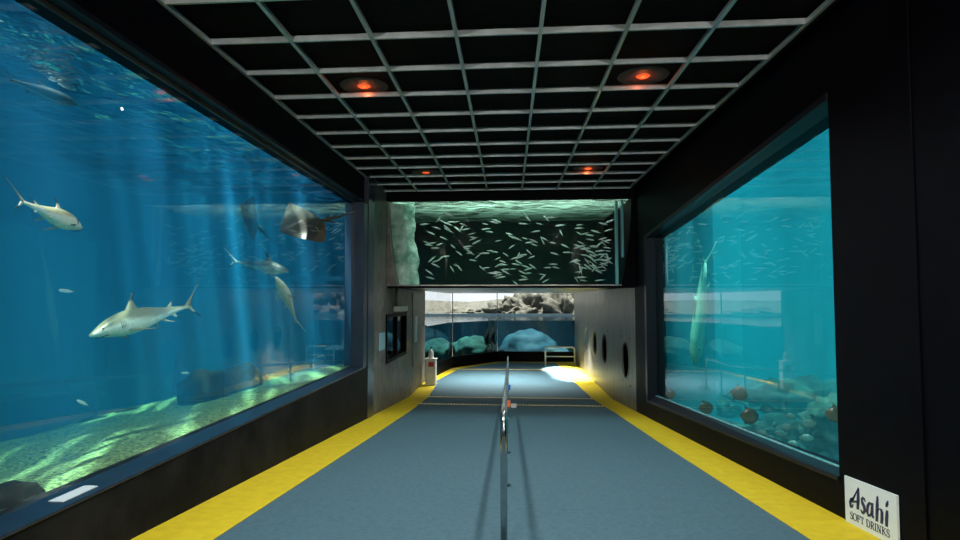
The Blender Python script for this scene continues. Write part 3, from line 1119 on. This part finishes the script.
def glyph(ch, u0, w_):
    U = lambda a: u0 + a * w_
    V = lambda b: vb + (vt - vb) * b
    P = lambda *q: [(U(a), V(b)) for a, b in q]
    def serif(a, b, h=.22): stroke(m, P((a - h, b), (a + h, b)), TN)
    if ch == 'S':
        stroke(m, P((.9, .72), (.85, .93), (.5, 1), (.15, .86), (.15, .66), (.5, .52), (.85, .38), (.88, .15), (.5, 0), (.15, .08), (.08, .3)),
               [.006, .007, .008, .011, .013, .015, .013, .011, .008, .007, .006])
    elif ch == 'O':
        q = arc(.5, .5, .46, .5, 0, 360, 20)
        stroke(m, [(U(a), V(b)) for a, b in q], [.005 + .010 * abs(math.cos(R(18 * k))) for k in range(21)])
    elif ch == 'F':
        stroke(m, P((.28, 0), (.28, 1)), TH); stroke(m, P((.05, .98), (.95, .98)), TN); stroke(m, P((.28, .52), (.75, .52)), TN)
        stroke(m, P((.92, 1), (.92, .75)), TN); stroke(m, P((.74, .65), (.74, .4)), TN); serif(.28, .02)
    elif ch == 'T':
        stroke(m, P((.5, 0), (.5, 1)), TH); stroke(m, P((.03, .98), (.97, .98)), TN); serif(.5, .02)
        stroke(m, P((.05, 1), (.05, .75)), TN); stroke(m, P((.95, 1), (.95, .75)), TN)
    elif ch == 'D':
        stroke(m, P((.25, 0), (.25, 1)), TH); stroke(m, P((.05, .98), (.5, .98)), TN); stroke(m, P((.05, .02), (.5, .02)), TN)
        stroke(m, [(U(a), V(b)) for a, b in arc(.48, .5, .45, .48, 90, -90, 12)], [.006 + .009 * math.sin(math.pi * k / 12) for k in range(13)])
    elif ch == 'R':
        stroke(m, P((.25, 0), (.25, 1)), TH); stroke(m, P((.05, .98), (.5, .98)), TN); stroke(m, P((.25, .5), (.5, .5)), TN); serif(.25, .02)
        stroke(m, [(U(a), V(b)) for a, b in arc(.5, .74, .28, .24, 90, -90, 8)], [.006 + .008 * math.sin(math.pi * k / 8) for k in range(9)])
        stroke(m, P((.45, .5), (.95, 0)), TH * .9)
    elif ch == 'I':
        stroke(m, P((.5, 0), (.5, 1)), TH); serif(.5, .98, .4); serif(.5, .02, .4)
    elif ch == 'N':
        stroke(m, P((.2, 0), (.2, 1)), TN); stroke(m, P((.2, 1), (.82, 0)), TH); stroke(m, P((.82, 0), (.82, 1)), TN)
        serif(.2, .02, .18); serif(.15, .98, .18); serif(.82, .98, .18)
    elif ch == 'K':
        stroke(m, P((.25, 0), (.25, 1)), TH); serif(.25, .98); serif(.25, .02); stroke(m, P((.28, .45), (.85, 1)), TN)
        stroke(m, P((.45, .6), (.95, 0)), TH * .9); serif(.85, .98, .15)


u = .105
for ch in 'SOFT DRINKS':
    w_ = {'S': .062, 'O': .085, 'F': .068, 'T': .075, ' ': .035, 'D': .085, 'R': .08, 'I': .04, 'N': .088, 'K': .085}[ch]
    if ch != ' ':
        glyph(ch, u, w_ * .94)
    u += w_
o = m.build('lettering', M['ink'], sg)
o['label'] = 'line of small navy capitals'
tag(sg, 'white sign board with navy lettering on the floor against the black wall', 'sign')


# ------------------------------------------------------------------ animals
def quad(a, b, c, t):
    return a * (1 - t) ** 2 + b * 2 * t * (1 - t) + c * t * t


def fin(m, bf, bb, tip, lead=.0, trail=.0, th=.012, col=(.4, .38, .33), tipcol=None, n=10, tipfrac=.72, side_=None, tipw=.022):
    """tapering fin from base (front bf, back bb) to tip, lens-shaped in section"""
    bf, bb, tip = Vector(bf), Vector(bb), Vector(tip)
    base = bb - bf
    nrm = base.cross(tip - bf).normalized() if side_ is None else Vector(side_)
    lc = (bf + tip) / 2 + (bf - bb).normalized() * lead
    tc_ = (bb + tip) / 2 + (bf - bb).normalized() * trail
    rings, cols = [], []
    for i in range(n + 1):
        t = i / n
        a, b = quad(bf, lc, tip, t), quad(bb, tc_, tip + base.normalized() * tipw, t)
        w_ = th * (1 - .85 * t)
        rings.append([a, a.lerp(b, .35) + nrm * w_, a.lerp(b, .75) + nrm * w_ * .6, b, a.lerp(b, .75) - nrm * w_ * .6, a.lerp(b, .35) - nrm * w_])
        c = tipcol if (tipcol and t >= tipfrac) else col
        cols += [c] * 6
    m.loft(rings, cols=cols)


SHARK = [(0, .004, .003, .003), (.012, .020, .011, .009), (.04, .030, .020, .017), (.08, .044, .034, .029), (.13, .057, .050, .044), (.19, .071, .064, .058),
         (.26, .078, .077, .070), (.33, .081, .084, .076), (.40, .079, .085, .076), (.48, .072, .079, .069), (.56, .061, .067, .057), (.64, .048, .053, .044),
         (.72, .036, .040, .033), (.80, .026, .029, .024), (.88, .018, .020, .017), (.95, .013, .015, .013), (1.0, .010, .016, .014)]


def make_shark(nose, tail, length, upv, label, bend=0.0, back=(.34, .29, .17), belly=(.95, .97, .84), finback=None, bandz=.0, girth=1.18):
    """nose and tail are world points giving the swimming direction; length in metres to the tail root"""
    back, belly = Vector(back), Vector(belly)
    m = MB()
    n = 24
    rings, cols = [], []
    # denser interpolation along the body
    st_ = []
    for (a, b) in zip(SHARK[:-1], SHARK[1:]):
        for k in range(3):
            t = k / 3
            st_.append([a[i] + (b[i] - a[i]) * t for i in range(4)])
    st_.append(SHARK[-1])
    blk = Vector((.012, .012, .014))
    for s_, w_, ht, hb in st_:
        rg = []
        for k in range(n):
            a = 2 * math.pi * k / n
            c, q = math.cos(a), math.sin(a)
            y = w_ * math.copysign(abs(c) ** .9, c)
            z = (ht if q > 0 else hb) * q
            z -= .012 * math.exp(-((s_ - .0) / .12) ** 2)
            rg.append(Vector((-s_, y * girth, z * girth)))
            edge = .10 + .22 * math.sin(s_ * 7 + .6) * (1 if s_ > .2 else .4) + bandz
            f = min(1, max(0, (q - edge) / .28 + .5))
            if .46 < s_ < .72 and -.30 < q < .10 - (s_ - .46) * .2 and q > -.30 + (.72 - s_) * .6:
                f = max(f, .55)
            col = belly.lerp(back, f)
            cols.append(tuple(col))
        rings.append(rg)
    m.loft(rings, cols=cols)
    bk = tuple(back * 1.05)
    fb = tuple(Vector(finback)) if finback else bk
    fin(m, (-.335, 0, .078), (-.480, 0, .074), (-.455, 0, .205), lead=-.010, trail=.05, th=.012, col=fb, tipcol=tuple(blk), tipfrac=.58, tipw=.04)
    fin(m, (-.755, 0, .030), (-.825, 0, .024), (-.835, 0, .075), lead=0, trail=.015, th=.006, col=fb, tipcol=tuple(blk), tipfrac=.75)
    fin(m, (-.775, 0, -.022), (-.835, 0, -.018), (-.855, 0, -.072), lead=0, trail=.015, th=.006, col=tuple(belly), tipcol=tuple(blk), tipfrac=.6)
    for s_ in (-1, 1):
        fin(m, (-.255, s_ * .062, -.040), (-.345, s_ * .062, -.044), (-.475, s_ * .165, -.105), lead=.03, trail=.03, th=.008, col=fb, tipcol=tuple(blk), tipfrac=.72)
        fin(m, (-.610, s_ * .030, -.040), (-.675, s_ * .026, -.034), (-.690, s_ * .085, -.085), lead=.0, trail=.02, th=.005, col=fb, tipcol=tuple(blk), tipfrac=.9)
    # tail: long upper lobe, short lower lobe with a black tip
    fin(m, (-.940, 0, .004), (-1.040, 0, -.010), (-1.235, 0, .185), lead=-.020, trail=.05, th=.010, col=fb, tipcol=tuple(blk), tipfrac=.92, side_=(0, 1, 0))
    fin(m, (-.965, 0, .008), (-1.040, 0, .010), (-1.115, 0, -.115), lead=.0, trail=.02, th=.008, col=tuple(back.lerp(belly, .35)), tipcol=tuple(blk), tipfrac=.52, tipw=.03, side_=(0, 1, 0))
    for v in m.v[len(rings) * n:]:
        k = max(0.0, min(1.0, (.97 + v.x) / .25))
        v.y *= 1 + (girth - 1) * k
        v.z += math.copysign((girth - 1) * .072 * k, v.z)
    # sideways sweep of the spine
    for i, v in enumerate(m.v):
        s_ = -v.x
        if bend:
            k = max(0, s_ - .25)
            th_ = bend * k
            off = bend * k * k * .5
            v.y += off
            v.x += .15 * abs(bend) * k * k * .5
    m.v = [v * length for v in m.v]
    ob = m.build('reef_shark', M['animal'], smooth=True, pigment=True)
    nose, tail = Vector(nose), Vector(tail)
    X = (nose - tail).normalized()
    Z = Vector(upv)
    Z = (Z - X * Z.dot(X)).normalized()
    Y = Z.cross(X)
    ob.matrix_world = Matrix.Translation(nose) @ Matrix((X, Y, Z)).transposed().to_4x4()
    for s_ in (-1, 1):
        e = MB()
        c = Vector((-.075, s_ * .046 * girth, .008)) * length
        rg = []
        for i in range(7):
            a = math.pi * i / 6
            rg.append([c + Vector((math.cos(q) * math.sin(a) * .008, s_ * math.cos(a) * .006, math.sin(q) * math.sin(a) * .007)) * length for q in [2 * math.pi * k / 10 for k in range(10)]])
        e.loft(rg)
        eo = e.build('eye', M['eye'], smooth=True)
        eo.parent = ob
    # mouth line and gill slits
    e = MB()
    pts = [Vector((-.115 + .062 * math.cos(a), .050 * girth * math.sin(a), (-.0345 - .004 * math.cos(a)) * girth - .003)) * length for a in [R(-80 + 160 * k / 12) for k in range(13)]]
    e.tube(pts, .0035 * length, 6)
    eo = e.build('mouth', M['eye'], smooth=True)
    eo.parent = ob
    for s_ in (-1, 1):
        for g in range(5):
            e = MB()
            x = -.205 - .013 * g
            # follow the flank surface
            w_, ht, hb = .0735 + .0005 * g, .068, .061
            pts = [Vector((x - .004 * math.sin(a), s_ * (w_ * math.cos(a) ** .9 + .0005) * girth, (hb if a < 0 else ht) * math.sin(a) * girth)) * length for a in [R(-22 + 44 * k / 5) for k in range(6)]]
            e.tube(pts, .0022 * length, 5)
            eo = e.build('gill_slit', M['eye'], smooth=True)
            eo.parent = ob
    tag(ob, label, 'shark', 'reef sharks')
    return ob


def shark(nose, tail, upv, label, **kw):
    a, b = PD(*nose), PD(*tail)
    make_shark(a, b, (a - b).length, upv, label, **kw)


shark((89, 334, 7.4), (191, 305.5, 8.4), (-.18, .28, 1), 'large blacktip reef shark low in the middle of the tank, nose down to the left', bend=-.12)
shark((81, 228, 6.5), (23, 202, 5.85), (-.22, .25, 1), 'blacktip reef shark high in the tank, turning its head toward the glass', bend=0, girth=1.22)
shark((289, 271, 10.3), (237, 262, 11.0), (.10, 0, 1), 'grey reef shark swimming level beneath the two rays', bend=-.15, back=(.17, .20, .19), belly=(.60, .66, .62))
shark((276, 277, 10.0), (298, 318, 10.5), (.75, -.65, .25), 'pale reef shark diving tail down below the level grey one', bend=.25, back=(.50, .54, .40), belly=(.80, .84, .72))


def make_ray(c, fwd, upv, size, label, col=(.06, .05, .035)):
    m = MB()
    nr, na = 14, 40
    top, bot = [], []
    def outline(a):
        # diamond disc with a pointed snout and swept wings
        k = abs(math.sin(a))
        return 1.0 / (abs(math.cos(a)) ** 1.15 * 1.25 + k ** 1.3 * .80 + .08)
    vs, cols = [], []
    for sgn in (1, -1):
        for i in range(nr + 1):
            f = i / nr
            for j in range(na):
                a = 2 * math.pi * j / na
                rr = outline(a) * f * .5
                x, y = rr * math.cos(a) - .06 * abs(math.sin(a)) * f, rr * math.sin(a)
                th = .11 * (1 - f) ** .8 * math.exp(-(y / .28) ** 2) + .012 * (1 - f)
                z = th * (1.0 if sgn > 0 else .55) * sgn + .28 * y * y * (1 if y > 0 else .5)
                vs.append(Vector((x, y, z)))
                cc = Vector(col) * (1 + .5 * noise.noise((x * 8, y * 8, 1))) if sgn > 0 else Vector((.34, .36, .26))
                cols.append(tuple(cc))
    fs = []
    for s_ in range(2):
        o = s_ * (nr + 1) * na
        for i in range(nr):
            for j in range(na):
                fs.append((o + i * na + j, o + i * na + (j + 1) % na, o + (i + 1) * na + (j + 1) % na, o + (i + 1) * na + j))
    m.add(vs, fs, 0, cols)
    o = len(m.v)
    m.tube([(-.30, 0, .01), (-.5, .01, .015), (-.75, .0, .02), (-1.05, -.03, .03)], [.035, .022, .012, .004], 8)
    for i in range(o, len(m.v)):
        m.c[i] = col
    fin(m, (-.50, 0, .015), (-.60, 0, .015), (-.62, 0, .09), th=.006, col=col)
    fin(m, (-.40, .03, 0), (-.50, .02, 0), (-.53, .12, 0), th=.006, col=col)
    fin(m, (-.40, -.03, 0), (-.50, -.02, 0), (-.53, -.12, 0), th=.006, col=col)
    m.v = [v * size for v in m.v]
    ob = m.build('ray', M['animal'], smooth=True, pigment=True)
    X = Vector(fwd).normalized()
    Z = Vector(upv)
    Z = (Z - X * Z.dot(X)).normalized()
    ob.matrix_world = Matrix.Translation(c) @ Matrix((X, Z.cross(X), Z)).transposed().to_4x4()
    tag(ob, label, 'ray', 'rays')


a, b = PD(238, 206, 10.6), PD(268, 240, 11.4)
make_ray(PD(249, 217, 10.9), a - b, (.75, -.55, .40), .85, 'spotted brown ray with one wing raised, high in the far part of the tank')
a, b = PD(281, 233, 10.2), PD(335, 220, 10.6)
make_ray(PD(302, 226, 10.4), a - b, (.42, -.50, .72), 1.05, 'big dark ray banking close to the far window post', (.055, .046, .028))


def fish_mesh(name, prof, height, width, tailw, colr, dors=.3, n=10):
    m = MB()
    rings, cols = [], []
    bk, bl = Vector(colr[0]), Vector(colr[1])
    for s_, k in prof:
        rg = []
        for j in range(n):
            a = 2 * math.pi * j / n
            rg.append(Vector((.5 - s_, width * k * math.cos(a), height * k * math.sin(a))))
            cols.append(tuple(bl.lerp(bk, min(1, max(0, .5 + math.sin(a) * 1.2)))))
        rings.append(rg)
    m.loft(rings, cols=cols)
    bkt = tuple(bk)
    e = .5 - prof[-1][0]
    fin(m, (e + .03, 0, .0), (e - .02, 0, 0), (e - .18, 0, tailw), lead=-.01, trail=.04, th=.008, col=bkt, n=3, side_=(0, 1, 0))
    fin(m, (e + .03, 0, .0), (e - .02, 0, 0), (e - .18, 0, -tailw), lead=-.01, trail=.04, th=.008, col=bkt, n=3, side_=(0, 1, 0))
    if dors:
        fin(m, (.12, 0, height * .85), (-.10, 0, height * .8), (-.10, 0, height * (1 + dors)), trail=.03, th=.008, col=bkt, n=3)
        fin(m, (-.05, 0, -height * .75), (-.2, 0, -height * .5), (-.2, 0, -height * (.8 + dors)), trail=.03, th=.008, col=bkt, n=3)
    ob = m.build(name, M['silver'], smooth=True, pigment=True)
    for s_ in (-1, 1):
        em = MB()
        c = Vector((.36, s_ * width * .72, height * .18))
        r_ = max(.016, width * .28)
        rg = []
        for i in range(5):
            a = math.pi * i / 4
            rg.append([c + Vector((math.cos(q) * math.sin(a) * r_, s_ * math.cos(a) * r_ * .5, math.sin(q) * math.sin(a) * r_)) for q in [2 * math.pi * k / 8 for k in range(8)]])
        em.loft(rg)
        eo = em.build('eye', M['eye'], smooth=True)
        eo.parent = ob
    return ob


def copy_tree(o):
    c = o.copy()
    COL.objects.link(c)
    for ch in list(o.children):
        d = ch.copy()
        COL.objects.link(d)
        d.parent = c
    return c


def pose(o, loc, fwd, size, upv=(0, 0, 1)):
    X = Vector(fwd).normalized()
    Z = Vector(upv)
    Z = (Z - X * Z.dot(X)).normalized()
    o.matrix_world = Matrix.Translation(loc) @ Matrix((X, Z.cross(X), Z)).transposed().to_4x4() @ Matrix.Scale(size, 4)


SLIM = [(0, .05), (.05, .45), (.12, .75), (.22, .95), (.35, 1), (.5, .9), (.65, .65), (.78, .38), (.86, .22)]
DISC = [(0, .05), (.05, .35), (.15, .70), (.28, .95), (.42, 1), (.56, .92), (.68, .68), (.78, .38), (.85, .20)]

sard = fish_mesh('sardine', SLIM, .072, .045, .08, ((.62, .74, .66), (1, 1, 1)), dors=.35)
first = True
spots = []
for i in range(120):
    spots.append((random.uniform(425, 612), random.uniform(214, 281)))
for i in range(66):
    spots.append((random.gauss(604, 12), random.gauss(257, 13)))
for i in range(22):
    spots.append((random.gauss(520, 22), random.gauss(255, 13)))
cnt = 0
for px, py in spots:
    px, py = min(616, max(421, px)), min(283, max(211, py))
    y = random.uniform(14.45, 16.4)
    p = PY(px, py, y)
    if p.z < ZS + .14 or p.z > 2.2 or abs(p.x) > 2.48:
        continue
    o = sard if first else copy_tree(sard)
    first = False
    ang = R(random.choice((1, 1, 1, -1)) * random.gauss(-12, 24)) + (math.pi if random.random() < .62 else 0)
    yaw_ = R(random.uniform(-25, 25))
    pose(o, p, (math.cos(ang) * math.cos(yaw_), math.sin(yaw_), math.sin(ang)), random.uniform(.20, .31))
    grp = 'sardines in the overhead tank'
    tag(o, 'small silvery green sardine shoaling in the overhead tank', 'fish', grp)
    cnt += 1

brown = fish_mesh('round_fish', DISC, .40, .10, .16, ((.09, .085, .03), (.20, .18, .08)), dors=.25)
bl = [(705, 408, 3.55, 'brown round fish lowest on the left of the three near the sill'), (738, 393, 3.6, 'brown round fish uppermost of the three near the sill'),
      (748, 416, 3.5, 'brown round fish nearest the pale cluster, of the three near the sill'),
      (664, 397, 3.3, 'brown round fish closest to the far frame of the teal window'), (670, 394, 3.4, 'brown round fish just beside the one at the far frame'),
      (834, 414, 3.6, 'brown round fish half hidden by the near edge of the teal window')]
for i, (px, py, x, lb) in enumerate(bl):
    o = brown if i == 0 else copy_tree(brown)
    pose(o, PX(px, py, x), (.9, -.30, -.12) if i % 2 else (.92, -.2, .10), .30 if i < 3 else .24)
    tag(o, lb, 'fish', 'brown round fish in the teal tank')

pale = fish_mesh('pale_fish', DISC, .28, .10, .14, ((.05, .26, .23), (.20, .50, .44)), dors=.2)
cl = [(768, 438), (775, 425), (785, 427), (779, 433), (788, 435), (795, 424), (802, 430), (805, 438), (792, 444), (798, 448), (804, 450), (781, 442),
      (790, 416), (772, 444), (783, 449), (808, 424), (762, 433)]
for i, (px, py) in enumerate(cl):
    o = pale if i == 0 else copy_tree(pale)
    pose(o, PX(px, py, 3.45 + random.uniform(0, .35)), (random.choice((-.7, .7)), random.uniform(-.8, -.2), random.uniform(-.3, .3)), random.uniform(.15, .20))
    tag(o, 'pale round fish in the cluster over the weedy rocks of the teal tank', 'fish', 'pale fish clustered in the teal tank')

long_ = fish_mesh('slender_fish', [(0, .1), (.04, .5), (.12, .9), (.25, 1), (.42, .9), (.6, .7), (.75, .45), (.88, .25)], .085, .05, .13, ((.20, .85, .66), (.60, 1, .88)), dors=.3)
a, b = PX(695, 364, 3.75), PX(706, 250, 3.95)
pose(long_, (a + b) / 2, a - b, (a - b).length * 1.02, (-.8, -.6, 0))
tag(long_, 'long pale green fish hanging head down in the teal tank', 'fish')

dark = fish_mesh('barracuda', SLIM, .07, .05, .09, ((.03, .05, .06), (.05, .08, .09)), dors=.4)
a, b = PX(78, 105, -4.3), PX(0, 76, -4.3)
pose(dark, (a + b) / 2, a - b, (a - b).length * 1.0)
tag(dark, 'long dark barracuda under the surface at the near end of the tank', 'fish', 'barracudas')
o = copy_tree(dark)
a, b = PX(142, 127, -4.9), PX(172, 139, -4.9)
pose(o, (a + b) / 2, a - b, (a - b).length)
tag(o, 'small dark barracuda under the surface farther down the tank', 'fish', 'barracudas')
sil = fish_mesh('silver_fish', SLIM, .12, .06, .11, ((.55, .62, .60), (.9, .95, .9)), dors=.3)
for i, (px, py, x, lb) in enumerate(((83, 403, -4.4, 'tiny silver fish low over the sand by itself'), (67, 291, -4.2, 'tiny silver fish in open water between the two nearest sharks'),
                                     (186, 373, -4.6, 'tiny silver fish in front of the dark blocks'))):
    o = sil if i == 0 else copy_tree(sil)
    pose(o, PX(px, py, x), (-.6, -.7, .1 + .5 * (i == 0)), .14)
    tag(o, lb, 'fish', 'silver fish in the shark tank')

# ------------------------------------------------------------------ light
w = bpy.data.worlds.new('sky')
sc.world = w
w.use_nodes = True
nt = w.node_tree
for n in list(nt.nodes):
    nt.nodes.remove(n)
wo = nt.nodes.new('ShaderNodeOutputWorld')
bg = nt.nodes.new('ShaderNodeBackground')
bg.inputs['Color'].default_value = (.86, .95, 1.0, 1)
bg.inputs['Strength'].default_value = 1.15
nt.links.new(bg.outputs[0], wo.inputs['Surface'])


def light(name, typ, loc, direction, energy, color=(1, 1, 1), **kw):
    d = bpy.data.lights.new(name, typ)
    d.energy = energy
    d.color = color
    for k, v in kw.items():
        setattr(d, k, v)
    o = bpy.data.objects.new(name, d)
    o.location = loc
    o.rotation_euler = Vector(direction).to_track_quat('-Z', 'Y').to_euler()
    COL.objects.link(o)
    return o


light('sun', 'SUN', (0, 0, 30), (.06, .14, -1), 25.0, (1, .97, .90), angle=R(1.5))
# added corridor fill: unseen spots behind the viewer and in the ceiling cells
for x in (-2.3, 2.3):
    light('fill_spot', 'SPOT', (x, -1.6, 2.1), (-x * .10, 1, -.10), 540, (1, .98, .92), spot_size=R(80), spot_blend=.6, shadow_soft_size=0)
for x in (-.915, .715):
    for y in (1.15, 4.44, 7.73, 11.0):
        light('ceiling_fill', 'SPOT', (x, y, 2.62), (0, 0, -1), 215, (1, .99, .93), spot_size=R(150), spot_blend=.7, shadow_soft_size=.02)
# work lamps above the overhead tank
light('bridge_lamp', 'AREA', (.2, 15.2, 3.5), (0, .05, -1), 480, (.9, 1, .95), shape='RECTANGLE', size=5, size_y=1.2)
for q in RED:
    light('red_glow', 'POINT', q, (0, 0, 1), .9, (1, .16, .04), shadow_soft_size=0)
# added spots stand in for the daylight patch on the far right floor
for fx, fy, fe in ((2.40, 22.4, 9000), (2.30, 23.5, 9000), (2.15, 24.7, 13000)):
    fs_ = light('floor_spot', 'SPOT', (fx, fy, ZS - .05), (0, 0, -1), fe, (1, .97, .88), spot_size=R(34), spot_blend=.8, shadow_soft_size=.04)
    fs_.rotation_euler = (0, 0, 0)
    fs_.scale = (1, 1.6, 1)
light('far_lamp', 'AREA', (-.3, 21.5, ZS - .02), (0, 0, -1), 330, (1, .95, .86), shape='RECTANGLE', size=3.5, size_y=2.5, spread=R(110))

# ------------------------------------------------------------------ render look
sc.view_settings.view_transform = 'Standard'
sc.view_settings.look = 'None'
sc.view_settings.exposure = 0
sc.view_settings.gamma = 1
sc.view_settings.use_curve_mapping = False
cy = sc.cycles
cy.max_bounces = 10
cy.diffuse_bounces = 4
cy.glossy_bounces = 5
cy.transmission_bounces = 4
cy.volume_bounces = 1
cy.transparent_max_bounces = 24
cy.caustics_reflective = False
cy.caustics_refractive = False
cy.sample_clamp_indirect = 6
cy.use_denoising = True
